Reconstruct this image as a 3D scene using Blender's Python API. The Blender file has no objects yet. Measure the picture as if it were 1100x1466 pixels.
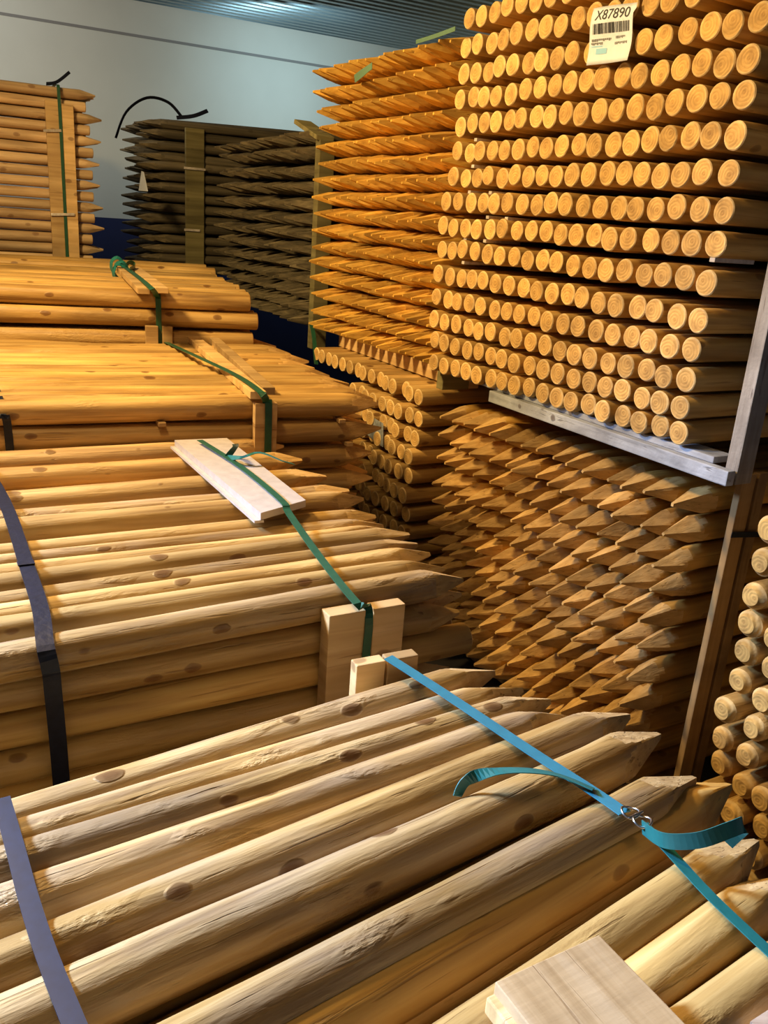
import bpy, math, random
from mathutils import Vector, Matrix
random.seed(7)
C = bpy.context.scene.collection
H = 1.65                      # camera height above the concrete floor
# ------------------------------------------------------------------ camera
FPX = 1225.1; PITCH = math.radians(18.842); ROLL = math.radians(4.247)
FWD = Vector((0, math.cos(PITCH), -math.sin(PITCH)))
_r = Vector((1, 0, 0)); _u = _r.cross(FWD)
RT = _r*math.cos(ROLL) + _u*math.sin(ROLL)
UP = -_r*math.sin(ROLL) + _u*math.cos(ROLL)
CAM = Vector((0, 0, H))
cam = bpy.data.cameras.new('camera'); cam_o = bpy.data.objects.new('camera', cam); C.objects.link(cam_o)
cam.sensor_fit = 'VERTICAL'; cam.sensor_height = 36.0; cam.lens = FPX/1466*36.0; cam.clip_start = .02
m3 = Matrix((RT, UP, -FWD)).transposed()
cam_o.matrix_world = Matrix.Translation(CAM) @ m3.to_4x4()
sc = bpy.context.scene
sc.camera = cam_o
sc.view_settings.view_transform = 'Standard'; sc.view_settings.look = 'None'
sc.view_settings.exposure = 0.08; sc.view_settings.gamma = 1.0; sc.view_settings.use_curve_mapping = False
# ------------------------------------------------------------------ world and lights
w = bpy.data.worlds.new('world'); sc.world = w; w.use_nodes = True
bg = w.node_tree.nodes['Background']; bg.inputs[0].default_value = (.50, .64, 1, 1); bg.inputs[1].default_value = .075
YW = math.radians(30.4)
SV = Vector((math.cos(YW), math.sin(YW), 0)); DV = Vector((-math.sin(YW), math.cos(YW), 0))
def sd(s, d, z): return SV*s + DV*d + Vector((0, 0, z))
def area(name, loc, target, size, power, col, sizey=None):
    l = bpy.data.lights.new(name, 'AREA'); l.energy = power; l.color = col; l.size = size
    if sizey: l.shape = 'RECTANGLE'; l.size_y = sizey
    o = bpy.data.objects.new(name, l); C.objects.link(o); o.location = loc
    o.rotation_euler = (Vector(target)-Vector(loc)).to_track_quat('-Z', 'Y').to_euler()
    return o
# warm high-bay lamp over the aisle, and cool daylight from the gate on the left
area('warm_hall_lamp', sd(-.45, 2.95, H+1.28), sd(.9, 2.6, .8), .30, 102, (1, .68, .27))
area('warm_near_fill', sd(.15, 1.9, H+1.3), sd(1.6, 1.6, H-.3), .30, 15, (1, .66, .28))  # added warm fill, not a hall fitting; brightens the near right-hand stacks
gate = area('cool_gate_daylight', sd(-1.5, 2.9, H+.85), sd(.3, .7, H-.74), .42, 58, (.42, .62, 1)); gate.data.spread = math.radians(66)
area('cool_wall_fill', sd(2.75, 6.15, H+1.05), sd(3.4, 7.2, H+.6), .4, 9, (.62, .90, 1))  # added cool fill beside the wall; makes its bright patch, lifts the ceiling corner
area('wall_fill', sd(.2, 5.9, H+1.15), sd(1.3, 7.2, H+.7), .8, 17, (1, .94, .82))  # added neutral fill, no opening here; brightens the left of the back wall
# ------------------------------------------------------------------ pixel -> place helpers (world points on real planes)
def ray(px, py): return FWD + RT*((px-550)/FPX) - UP*((py-733)/FPX)
def on_z(px, py, z):
    d = ray(px, py); return CAM + d*((z-H)/d.z)
def frame(deg):
    y = math.radians(deg); return Vector((math.cos(y), math.sin(y), 0)), Vector((-math.sin(y), math.cos(y), 0))
def on_plane(px, py, n, c):
    d = ray(px, py); return CAM + d*(c/d.dot(n))
def project(p):
    v = p-CAM; t = v.dot(FWD); return Vector((550+FPX*v.dot(RT)/t, 733-FPX*v.dot(UP)/t)), t
# ------------------------------------------------------------------ materials
def mat(name):
    m = bpy.data.materials.new(name); m.use_nodes = True
    return m, m.node_tree.nodes, m.node_tree.links, m.node_tree.nodes['Principled BSDF']
def srgb(r, g, b):
    f = lambda c: (c/255/12.92 if c/255 <= .04045 else ((c/255+.055)/1.055)**2.4)
    return (f(r), f(g), f(b), 1)
def ramp(N, stops, interp='LINEAR'):
    r = N.new('ShaderNodeValToRGB'); r.color_ramp.interpolation = interp
    e = r.color_ramp.elements
    e[0].position, e[0].color = stops[0]; e[1].position, e[1].color = stops[-1]
    for p, c in stops[1:-1]:
        k = e.new(p); k.color = c
    return r
def mth(N, L, op, a, b=None):
    n = N.new('ShaderNodeMath'); n.operation = op
    for i, v in enumerate((a, b)):
        if v is None: continue
        if isinstance(v, (int, float)): n.inputs[i].default_value = v
        else: L.new(v, n.inputs[i])
    return n.outputs[0]
def mixc(N, L, fac, a, b, mode='MIX'):
    n = N.new('ShaderNodeMix'); n.data_type = 'RGBA'; n.blend_type = mode
    for s, v in ((n.inputs[0], fac), (n.inputs[6], a), (n.inputs[7], b)):
        if isinstance(v, (int, float)): s.default_value = v
        elif isinstance(v, tuple): s.default_value = v
        else: L.new(v, s)
    return n.outputs[2]
class Out:
    def __init__(self, d): self.outputs = d
def coords(N, L, scale, obj_rand=True):
    # a merged mesh carries each stake's own coordinates and random number as attributes
    t0 = N.new('ShaderNodeTexCoord'); o0 = N.new('ShaderNodeObjectInfo')
    at = []
    for nm in ('own', 'own_random', 'own_has'):
        n = N.new('ShaderNodeAttribute'); n.attribute_name = nm; at.append(n)
    tc = N.new('ShaderNodeMix'); tc.data_type = 'VECTOR'
    L.new(at[2].outputs['Fac'], tc.inputs[0]); L.new(t0.outputs['Object'], tc.inputs[4]); L.new(at[0].outputs['Vector'], tc.inputs[5])
    rn = mth(N, L, 'ADD', mth(N, L, 'MULTIPLY', o0.outputs['Random'], mth(N, L, 'SUBTRACT', 1.0, at[2].outputs['Fac'])), at[1].outputs['Fac'])
    tc = Out({'Object': tc.outputs[1]}); oi = Out({'Random': rn})
    off = N.new('ShaderNodeCombineXYZ')
    a = mth(N, L, 'MULTIPLY', oi.outputs['Random'], 37.0)
    for i in range(3): L.new(a, off.inputs[i])
    add = N.new('ShaderNodeVectorMath'); add.operation = 'ADD'
    L.new(tc.outputs['Object'], add.inputs[0]); L.new(off.outputs[0], add.inputs[1])
    mp = N.new('ShaderNodeMapping'); mp.inputs['Scale'].default_value = scale
    L.new(add.outputs[0], mp.inputs['Vector'])
    return tc, oi, add, mp
def wood(name, dark, mid, light, rough=.62, bump=.25, knots=.6, grey=None, greyamt=0, rand=.25, grain=(2.2, 45, 45), fibre=0):
    m, N, L, B = mat(name)
    tc, oi, add, mp = coords(N, L, grain)
    n1 = N.new('ShaderNodeTexNoise'); n1.inputs['Scale'].default_value = 1; n1.inputs['Detail'].default_value = 5; n1.inputs['Distortion'].default_value = .6
    L.new(mp.outputs[0], n1.inputs['Vector'])
    r1 = ramp(N, [(.28, dark), (.5, mid), (.72, light)]); L.new(n1.outputs['Fac'], r1.inputs[0])
    col = r1.outputs[0]
    mp2 = N.new('ShaderNodeMapping'); mp2.inputs['Scale'].default_value = (2.5, 9, 9); L.new(add.outputs[0], mp2.inputs['Vector'])
    n2 = N.new('ShaderNodeTexNoise'); n2.inputs['Scale'].default_value = 1; n2.inputs['Detail'].default_value = 3; L.new(mp2.outputs[0], n2.inputs['Vector'])
    r2 = ramp(N, [(.3, (.55, .52, .5, 1)), (.65, (1.12, 1.12, 1.12, 1))]); L.new(n2.outputs['Fac'], r2.inputs[0])
    col = mixc(N, L, .8, col, r2.outputs[0], 'MULTIPLY')
    if grey:
        mp3 = N.new('ShaderNodeMapping'); mp3.inputs['Scale'].default_value = (3.5, 14, 14); mp3.inputs['Location'].default_value = (4, 1, 2); L.new(add.outputs[0], mp3.inputs['Vector'])
        n3 = N.new('ShaderNodeTexNoise'); n3.inputs['Scale'].default_value = 1; n3.inputs['Detail'].default_value = 6; L.new(mp3.outputs[0], n3.inputs['Vector'])
        r3 = ramp(N, [(.42, (0, 0, 0, 1)), (.62, (1, 1, 1, 1))]); L.new(n3.outputs['Fac'], r3.inputs[0])
        col = mixc(N, L, mth(N, L, 'MULTIPLY', r3.outputs[0], greyamt), col, grey)
    rr = mth(N, L, 'ADD', mth(N, L, 'MULTIPLY', oi.outputs['Random'], rand*2), 1-rand)
    cb = N.new('ShaderNodeCombineColor')
    for i in range(3): L.new(rr, cb.inputs[i])
    col = mixc(N, L, 1.0, col, cb.outputs[0], 'MULTIPLY')
    mpc = N.new('ShaderNodeMapping'); mpc.inputs['Scale'].default_value = (grain[0]*2.2, grain[1]*2.4, grain[2]*2.4); L.new(add.outputs[0], mpc.inputs['Vector'])
    nc = N.new('ShaderNodeTexNoise'); nc.inputs['Scale'].default_value = 1; nc.inputs['Detail'].default_value = 3; nc.inputs['Distortion'].default_value = .8; L.new(mpc.outputs[0], nc.inputs['Vector'])
    rc = ramp(N, [(.28, (1, 1, 1, 1)), (.36, (0, 0, 0, 1))]); L.new(nc.outputs['Fac'], rc.inputs[0])
    col = mixc(N, L, mth(N, L, 'MULTIPLY', rc.outputs[0], .6), col, (dark[0]*.5, dark[1]*.42, dark[2]*.4, 1))
    kn = None
    if knots:
        mpk = N.new('ShaderNodeMapping'); mpk.inputs['Scale'].default_value = (9, 15, 15); L.new(add.outputs[0], mpk.inputs['Vector'])
        nk = N.new('ShaderNodeTexNoise'); nk.inputs['Scale'].default_value = 2.5; L.new(mpk.outputs[0], nk.inputs['Vector'])
        dv = mixc(N, L, .12, mpk.outputs[0], nk.outputs['Color'])
        v = N.new('ShaderNodeTexVoronoi'); v.inputs['Scale'].default_value = 1; L.new(dv, v.inputs['Vector'])
        kr = ramp(N, [(.07, (1, 1, 1, 1)), (.13, (.75, .75, .75, 1)), (.155, (0, 0, 0, 1))]); L.new(v.outputs['Distance'], kr.inputs[0])
        kn = kr.outputs[0]
        col = mixc(N, L, mth(N, L, 'MULTIPLY', kn, knots), col, (dark[0]*.36, dark[1]*.22, dark[2]*.16, 1))
    L.new(col, B.inputs['Base Color']); B.inputs['Roughness'].default_value = rough
    bp = N.new('ShaderNodeBump'); bp.inputs['Strength'].default_value = bump; bp.inputs['Distance'].default_value = .004
    hn = n1.outputs['Fac']
    nf = N.new('ShaderNodeTexNoise'); nf.inputs['Scale'].default_value = 1; nf.inputs['Detail'].default_value = 8
    mpf = N.new('ShaderNodeMapping'); mpf.inputs['Scale'].default_value = (18, 110, 110); L.new(add.outputs[0], mpf.inputs['Vector']); L.new(mpf.outputs[0], nf.inputs['Vector'])
    hn = mth(N, L, 'ADD', hn, mth(N, L, 'MULTIPLY', nf.outputs['Fac'], .6))
    hn = mth(N, L, 'SUBTRACT', hn, mth(N, L, 'MULTIPLY', rc.outputs[0], .8))
    if kn: hn = mth(N, L, 'ADD', hn, mth(N, L, 'MULTIPLY', kn, .5))
    if fibre:
        mpt = N.new('ShaderNodeMapping'); mpt.inputs['Scale'].default_value = (70, 190, 190); L.new(add.outputs[0], mpt.inputs['Vector'])
        nt = N.new('ShaderNodeTexNoise'); nt.inputs['Scale'].default_value = 1; nt.inputs['Detail'].default_value = 4; L.new(mpt.outputs[0], nt.inputs['Vector'])
        mpm = N.new('ShaderNodeMapping'); mpm.inputs['Scale'].default_value = (6, 16, 16); mpm.inputs['Location'].default_value = (2, 7, 5); L.new(add.outputs[0], mpm.inputs['Vector'])
        nm_ = N.new('ShaderNodeTexNoise'); nm_.inputs['Scale'].default_value = 1; L.new(mpm.outputs[0], nm_.inputs['Vector'])
        rm_ = ramp(N, [(.56, (0, 0, 0, 1)), (.68, (1, 1, 1, 1))]); L.new(nm_.outputs['Fac'], rm_.inputs[0])
        hn = mth(N, L, 'ADD', hn, mth(N, L, 'MULTIPLY', mth(N, L, 'MULTIPLY', nt.outputs['Fac'], rm_.outputs[0]), fibre))
    L.new(hn, bp.inputs['Height']); L.new(bp.outputs[0], B.inputs['Normal'])
    return m
def endgrain(name, dark, light, rim, R, rand=.2):
    m, N, L, B = mat(name)
    tc, oi, add, mp = coords(N, L, (30, 60, 60))
    sep = N.new('ShaderNodeSeparateXYZ'); L.new(tc.outputs['Object'], sep.inputs[0])
    o1 = mth(N, L, 'MULTIPLY', mth(N, L, 'SUBTRACT', oi.outputs['Random'], .5), R*.7)
    fr = mth(N, L, 'FRACT', mth(N, L, 'MULTIPLY', oi.outputs['Random'], 13.7))
    o2 = mth(N, L, 'MULTIPLY', mth(N, L, 'SUBTRACT', fr, .5), R*.7)
    ns = N.new('ShaderNodeTexNoise'); ns.inputs['Scale'].default_value = 1; ns.inputs['Detail'].default_value = 4; L.new(mp.outputs[0], ns.inputs['Vector'])
    y = mth(N, L, 'ADD', sep.outputs[1], o1); z = mth(N, L, 'ADD', sep.outputs[2], o2)
    rad = mth(N, L, 'SQRT', mth(N, L, 'ADD', mth(N, L, 'MULTIPLY', y, y), mth(N, L, 'MULTIPLY', z, z)))
    rad2 = mth(N, L, 'ADD', rad, mth(N, L, 'MULTIPLY', ns.outputs['Fac'], R*.22))
    s = mth(N, L, 'SINE', mth(N, L, 'MULTIPLY', rad2, 24.0/R))
    r1 = ramp(N, [(0, tuple(dark[i]*.35+light[i]*.65 for i in range(3))+(1,)), (.55, light), (1, light)])
    L.new(mth(N, L, 'ADD', mth(N, L, 'MULTIPLY', s, .5), .5), r1.inputs[0])
    col = r1.outputs[0]
    pr = ramp(N, [(.10, (1, 1, 1, 1)), (.42, (0, 0, 0, 1))]); L.new(mth(N, L, 'DIVIDE', rad2, R), pr.inputs[0])
    col = mixc(N, L, mth(N, L, 'MULTIPLY', pr.outputs[0], .5), col, dark)
    r0 = mth(N, L, 'SQRT', mth(N, L, 'ADD', mth(N, L, 'MULTIPLY', sep.outputs[1], sep.outputs[1]), mth(N, L, 'MULTIPLY', sep.outputs[2], sep.outputs[2])))
    rr = ramp(N, [(.74, (0, 0, 0, 1)), (.86, (1, 1, 1, 1))]); L.new(mth(N, L, 'DIVIDE', r0, R), rr.inputs[0])
    col = mixc(N, L, mth(N, L, 'MULTIPLY', rr.outputs[0], .7), col, rim)
    n4 = N.new('ShaderNodeTexNoise'); n4.inputs['Scale'].default_value = .55; n4.inputs['Detail'].default_value = 3; L.new(mp.outputs[0], n4.inputs['Vector'])
    r4 = ramp(N, [(.3, (.62, .58, .56, 1)), (.6, (1.1, 1.1, 1.1, 1))]); L.new(n4.outputs['Fac'], r4.inputs[0])
    col = mixc(N, L, .8, col, r4.outputs[0], 'MULTIPLY')
    q = mth(N, L, 'ADD', mth(N, L, 'MULTIPLY', fr, rand*2), 1-rand)
    cb = N.new('ShaderNodeCombineColor')
    for i in range(3): L.new(q, cb.inputs[i])
    col = mixc(N, L, 1.0, col, cb.outputs[0], 'MULTIPLY')
    L.new(col, B.inputs['Base Color']); B.inputs['Roughness'].default_value = .8
    bp = N.new('ShaderNodeBump'); bp.inputs['Strength'].default_value = .35; bp.inputs['Distance'].default_value = .003
    L.new(mth(N, L, 'ADD', ns.outputs['Fac'], mth(N, L, 'MULTIPLY', s, .3)), bp.inputs['Height']); L.new(bp.outputs[0], B.inputs['Normal'])
    return m
def plain(name, col, rough=.5, metal=0, noise=0, scale=30, spec=.5, bump=0):
    m, N, L, B = mat(name)
    if noise or bump:
        tc, oi, add, mp = coords(N, L, (scale,)*3)
        n = N.new('ShaderNodeTexNoise'); n.inputs['Scale'].default_value = 1; n.inputs['Detail'].default_value = 6; L.new(mp.outputs[0], n.inputs['Vector'])
        r = ramp(N, [(.3, tuple(c*(1-noise) for c in col[:3])+(1,)), (.7, tuple(min(1, c*(1+noise)) for c in col[:3])+(1,))]); L.new(n.outputs['Fac'], r.inputs[0])
        L.new(r.outputs[0], B.inputs['Base Color'])
        if bump:
            bp = N.new('ShaderNodeBump'); bp.inputs['Strength'].default_value = bump; bp.inputs['Distance'].default_value = .004
            L.new(n.outputs['Fac'], bp.inputs['Height']); L.new(bp.outputs[0], B.inputs['Normal'])
    else: B.inputs['Base Color'].default_value = col
    B.inputs['Roughness'].default_value = rough; B.inputs['Metallic'].default_value = metal
    B.inputs['Specular IOR Level'].default_value = spec
    return m
W_GOLD = wood('golden_pine_side', (.38, .20, .05, 1), (.56, .33, .09, 1), (.70, .46, .15, 1))
W_PEEL = wood('peeled_pine_side', (.27, .145, .04, 1), (.48, .29, .095, 1), (.68, .46, .19, 1), rough=.40, bump=.7, knots=.85, grey=(.36, .33, .29, 1), greyamt=.26, fibre=2.2)
W_MID = wood('yellow_pine_side', (.33, .18, .05, 1), (.55, .34, .11, 1), (.70, .47, .18, 1), rough=.48, bump=.45, knots=.8, fibre=1.4)
W_BACK = wood('pinkish_pine_side', (.46, .30, .16, 1), (.62, .43, .24, 1), (.74, .55, .33, 1), rough=.6, knots=.6)
W_CUT = wood('cut_pine_facet', (.50, .29, .09, 1), (.64, .40, .14, 1), (.76, .50, .20, 1), rough=.75, bump=.6, knots=0, grain=(10, 60, 60))
W_CUTO = wood('orange_pine_facet', (.52, .27, .04, 1), (.70, .40, .065, 1), (.82, .52, .11, 1), rough=.75, bump=.6, knots=0, grain=(9, 50, 50))
W_ORNG = wood('orange_pine_side', (.36, .18, .035, 1), (.52, .28, .055, 1), (.66, .39, .09, 1))
W_CUTS = wood('sawn_facet_pine', (.42, .25, .09, 1), (.56, .36, .14, 1), (.66, .45, .2, 1), rough=.8, bump=.8, knots=0, grain=(30, 60, 60))
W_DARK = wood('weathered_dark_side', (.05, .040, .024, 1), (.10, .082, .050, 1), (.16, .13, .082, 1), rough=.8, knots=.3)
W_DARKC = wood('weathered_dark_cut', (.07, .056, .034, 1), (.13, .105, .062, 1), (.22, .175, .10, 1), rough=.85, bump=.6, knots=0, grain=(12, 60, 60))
W_BOARD = wood('sawn_batten_pine', (.46, .28, .11, 1), (.62, .41, .18, 1), (.74, .52, .26, 1), rough=.6, knots=.6, grain=(1.5, 1.5, 30))
W_BOARDX = wood('sawn_plank_pine', (.50, .33, .22, 1), (.68, .50, .36, 1), (.80, .64, .48, 1), rough=.6, knots=0, grain=(3, 70, 10), rand=.05)
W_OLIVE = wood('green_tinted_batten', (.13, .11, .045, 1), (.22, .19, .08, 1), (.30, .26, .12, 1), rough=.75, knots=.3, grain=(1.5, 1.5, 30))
W_GREYB = wood('bluish_grey_bearer', (.26, .28, .32, 1), (.42, .45, .52, 1), (.56, .60, .68, 1), rough=.7, bump=.5, knots=.8, grain=(30, 4, 30), rand=.02)
W_BROWNP = wood('brown_post', (.22, .13, .05, 1), (.33, .20, .08, 1), (.42, .27, .11, 1), rough=.7, knots=.5, grain=(30, 30, 2))
W_GREYP = wood('greyed_upright_pine', (.22, .18, .15, 1), (.36, .32, .28, 1), (.48, .44, .40, 1), rough=.7, bump=.5, knots=.6, grain=(30, 30, 3), rand=.02)
W_PLNK = wood('pinkish_plank', (.42, .25, .10, 1), (.62, .41, .20, 1), (.74, .53, .30, 1), rough=.6, knots=0, grain=(55, 10, 2.5), rand=.03)
W_WHITE = wood('whitewashed_plank', (.52, .46, .42, 1), (.66, .60, .56, 1), (.78, .73, .69, 1), rough=.55, knots=0, grain=(60, 7, 60), rand=.02)
E_GOLD = endgrain('golden_end_grain', (.46, .24, .06, 1), (.68, .41, .13, 1), (.84, .62, .30, 1), .0325)
E_PALE = endgrain('pale_end_grain', (.40, .22, .06, 1), (.60, .37, .11, 1), (.76, .55, .25, 1), .034)
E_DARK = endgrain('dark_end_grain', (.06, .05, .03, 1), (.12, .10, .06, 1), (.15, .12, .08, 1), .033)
M_TEAL = plain('teal_strap', srgb(38, 112, 110), .38, noise=.12, scale=60)
M_GREEN = plain('green_strap', srgb(34, 84, 62), .4, noise=.15, scale=60)
M_BLUE = plain('sky_blue_strap', srgb(48, 122, 140), .35, noise=.08, scale=60)
M_BLACK = plain('black_strap', srgb(20, 24, 40), .42, noise=.2, scale=80, bump=.2, spec=.25)
M_STEEL = plain('galvanised_steel', (.55, .56, .58, 1), .3, metal=1)
M_PLANK = plain('whitewashed_wood', srgb(186, 176, 168), .5, noise=.10, scale=38, bump=.3)
M_PAPER = plain('white_label_paper', srgb(222, 230, 246), .6, noise=.05, scale=40)
M_INK = plain('black_ink', srgb(40, 40, 42), .7)
M_INKG = plain('faded_grey_ink', srgb(120, 120, 122), .7)
M_INKB = plain('light_blue_ink', srgb(150, 205, 240), .7)
M_MINT = plain('mint_green_plastic', srgb(96, 128, 104), .5)
M_GREYP = plain('grey_crumpled_plastic', srgb(140, 145, 150), .4, noise=.4, scale=60, bump=.5)
# ------------------------------------------------------------------ object helpers
def link(name, me, mats, loc=(0, 0, 0), rot=(0, 0, 0), parent=None, **props):
    o = bpy.data.objects.new(name, me); C.objects.link(o); o.location = loc; o.rotation_euler = rot
    if mats and not me.materials:
        for m in mats: me.materials.append(m)
    if parent: o.parent = parent
    for k, v in props.items(): o[k] = v
    return o
def empty(name, loc, label, cat, group=None, rot=(0, 0, 0)):
    o = bpy.data.objects.new(name, None); C.objects.link(o); o.location = loc; o.rotation_euler = rot
    o.empty_display_size = .05; o['label'] = label; o['category'] = cat
    if group: o['group'] = group
    return o
def mesh(name, vs, fs, smooth=False, sharp=None, midx=None):
    me = bpy.data.meshes.new(name); me.from_pydata([tuple(v) for v in vs], [], fs); me.update()
    if smooth:
        me.polygons.foreach_set('use_smooth', [True]*len(me.polygons))
        if sharp: me.set_sharp_from_angle(angle=math.radians(sharp))
    if midx: me.polygons.foreach_set('material_index', midx)
    return me
def stake(name, r, L, tip=0, ns=24, seed=0, wob=.02, bend=.004, nl=10, asym=.25, mats=None, dull=.004, nf=4, chamfer=.0):
    """round stake along +x from its visible end; tip>0 is cut to a faceted point"""
    R = random.Random(seed)
    xs = []
    if tip:
        k = 9
        xs += [tip*1.25*i/k for i in range(k+1)]
    else:
        xs += [0, .0025, .008] if not chamfer else [0, chamfer, chamfer*1.8]
    x0 = xs[-1]
    xs += [x0 + (L-x0)*(i/nl)**1.15 for i in range(1, nl+1)]
    ph = [R.uniform(0, 6.28) for _ in range(8)]
    lens = [tip*R.uniform(1-asym, 1+asym*.3) for _ in range(nf)]
    cy, cz = (R.uniform(-.15, .15)*r, R.uniform(-.15, .15)*r) if tip else (0, 0)
    vs, cut = [], []
    for x in xs:
        by = bend*math.sin(x*1.7+ph[0]); bz = bend*math.sin(x*1.5+ph[1])
        by -= bend*math.sin(ph[0]); bz -= bend*math.sin(ph[1])
        for j in range(ns):
            th = 2*math.pi*j/ns
            rad = r*(1 + wob*(math.sin(2*th+ph[2]+x*3)+.6*math.sin(3*th+ph[3]-x*5)+.8*math.sin(x*11+ph[4])*.6+.35*math.sin(x*27+ph[5]+th)))
            c = 1.0
            if tip:
                lim = 1e9
                for q in range(nf):
                    d = dull + (r-dull)*x/lens[q]
                    cs = math.cos(th-2*math.pi*q/nf)
                    if cs > .05: lim = min(lim, d/cs)
                if lim < rad*.995: c = 0; rad = lim
            elif x == 0: rad *= (1-.09) if not chamfer else .62
            elif x < .004: rad *= .985
            elif chamfer and x == chamfer: rad *= .97
            t = max(0, 1-x/(tip*1.25)) if tip else 0
            vs.append((x, rad*math.cos(th)+by+cy*t, rad*math.sin(th)+bz+cz*t)); cut.append(c)
    fs, mi = [], []
    n = len(xs)
    for i in range(n-1):
        for j in range(ns):
            a = i*ns+j; b = i*ns+(j+1) % ns; c_ = b+ns; d = a+ns
            fs.append((a, d, c_, b))
            if tip: mi.append(1 if (cut[a]+cut[b]+cut[c_]+cut[d]) <= 1 else 0)
            else: mi.append(1 if i == 0 else 0)
    fs.append(tuple(range(ns))); mi.append(1)
    fs.append(tuple((n-1)*ns+j for j in reversed(range(ns)))); mi.append(1)
    me = mesh(name, vs, fs, True, 32, mi)
    for m in mats: me.materials.append(m)
    return me
def boxmesh(name, size, bev=.002, off=(0, 0, 0), jag=0, seed=0):
    import bmesh
    bm = bmesh.new(); bmesh.ops.create_cube(bm, size=1)
    for v in bm.verts:
        v.co = Vector((v.co.x*size[0]+off[0], v.co.y*size[1]+off[1], v.co.z*size[2]+off[2]))
    if bev: bmesh.ops.bevel(bm, geom=list(bm.edges), offset=bev, segments=2, affect='EDGES', profile=.6)
    me = bpy.data.meshes.new(name); bm.to_mesh(me); bm.free(); return me
def ribbon(name, pts, across, width, thick, m, sub=6, parent=None, **props):
    """flat strap swept along a path; across = width direction, one vector or one per point"""
    P = [Vector(p) for p in pts]
    ac = across if isinstance(across, list) else [across]*len(P)
    path, acs = [], []
    n = len(P)
    for i in range(n-1):
        p0 = P[max(i-1, 0)]; p1 = P[i]; p2 = P[i+1]; p3 = P[min(i+2, n-1)]
        for k in range(sub):
            t = k/sub
            if sub == 1: q = p1
            else: q = .5*((2*p1)+(p2-p0)*t+(2*p0-5*p1+4*p2-p3)*t*t+(-p0+3*p1-3*p2+p3)*t**3)
            path.append(q); acs.append(ac[i].lerp(ac[i+1], t))
    path.append(P[-1]); acs.append(ac[-1])
    o0 = path[0].copy(); vs = []
    for i, p in enumerate(path):
        t = (path[min(i+1, len(path)-1)]-path[max(i-1, 0)]).normalized()
        a = (acs[i]-t*acs[i].dot(t)).normalized(); nn = t.cross(a)
        for s, u in ((-1, -1), (1, -1), (1, 1), (-1, 1)):
            vs.append(p-o0+a*(s*width/2)+nn*(u*thick/2))
    fs = []
    for i in range(len(path)-1):
        for j in range(4):
            a = i*4+j; b = i*4+(j+1) % 4; fs.append((a, b, b+4, a+4))
    fs.append((3, 2, 1, 0)); e = (len(path)-1)*4; fs.append((e, e+1, e+2, e+3))
    me = mesh(name, vs, fs)
    return link(name, me, [m], o0, parent=parent, **props)
def board(name, p, q, side, w_, t_, m, label=None, cat='board', group=None, bev=.002, name_me=None, **kw):
    """sawn board whose long axis runs p->q (local z), wide axis along side, thin axis along their cross product"""
    p = Vector(p); q = Vector(q); z = (q-p).normalized(); x = (side-z*side.dot(z)).normalized(); y = z.cross(x)
    L = (q-p).length
    me = boxmesh(name, (w_, t_, L), bev, (0, 0, L/2))
    o = link(name, me, [m], p); o.rotation_euler = Matrix((x, y, z)).transposed().to_euler()
    if label: o['label'] = label; o['category'] = cat
    if group: o['group'] = group
    for k, v in kw.items(): o[k] = v
    return o
ORD = ['first', 'second', 'third', 'fourth', 'fifth', 'sixth', 'seventh', 'eighth', 'ninth', 'tenth', 'eleventh', 'twelfth', 'thirteenth', 'fourteenth', 'fifteenth', 'sixteenth', 'seventeenth', 'eighteenth', 'nineteenth', 'twentieth']
# ------------------------------------------------------------------ the hall
WS, WD = frame(29.9)
WALLD = 7.2
ZC = H + 1.385
def wp(s, d, z): return WS*s + WD*d + Vector((0, 0, z))
def slab(name, corners, nrm, th, m):
    n = Vector(nrm).normalized()*th
    vs = [Vector(c) for c in corners]+[Vector(c)+n for c in corners]
    fs = [(0, 1, 2, 3), (7, 6, 5, 4)]+[(i, i+4, (i+1) % 4+4, (i+1) % 4) for i in range(4)]
    o = link(name, mesh(name, vs, fs), [m]); o['kind'] = 'structure'; return o
M_FLOOR = plain('dark_concrete', (.10, .095, .09, 1), .8, noise=.25, scale=3, bump=.2)
M_WALL = plain('painted_plaster', (.58, .60, .56, 1), .85, noise=.07, scale=1.3, bump=.05)
M_DADO = plain('dark_blue_wall_paint', (.012, .020, .085, 1), .6, noise=.1, scale=3)
M_SEAM = plain('grey_joint', (.22, .22, .22, 1), .8)
M_CEIL = plain('galvanised_roof_sheet', (.30, .38, .42, 1), .34, metal=.75, noise=.12, scale=2)
slab('floor', [wp(-6, -1.5, 0), wp(7, -1.5, 0), wp(7, 8, 0), wp(-6, 8, 0)], (0, 0, -1), .1, M_FLOOR)
ZD = H-.14
slab('wall_back', [wp(-6, WALLD, ZD), wp(7, WALLD, ZD), wp(7, WALLD, ZC+.02), wp(-6, WALLD, ZC+.02)], WD, .15, M_WALL)
slab('trim_1', [wp(-6, WALLD, 0), wp(7, WALLD, 0), wp(7, WALLD, ZD), wp(-6, WALLD, ZD)], WD, .15, M_DADO)
slab('wall_right', [wp(4.7, -1.5, 0), wp(4.7, WALLD, 0), wp(4.7, WALLD, ZC), wp(4.7, -1.5, ZC)], WS, .15, M_WALL)
o = link('trim_2', boxmesh('trim_2', (13, .012, .018), 0), [M_SEAM], wp(.5, WALLD-.002, H+1.155), (0, 0, math.radians(29.9))); o['kind'] = 'structure'
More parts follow.
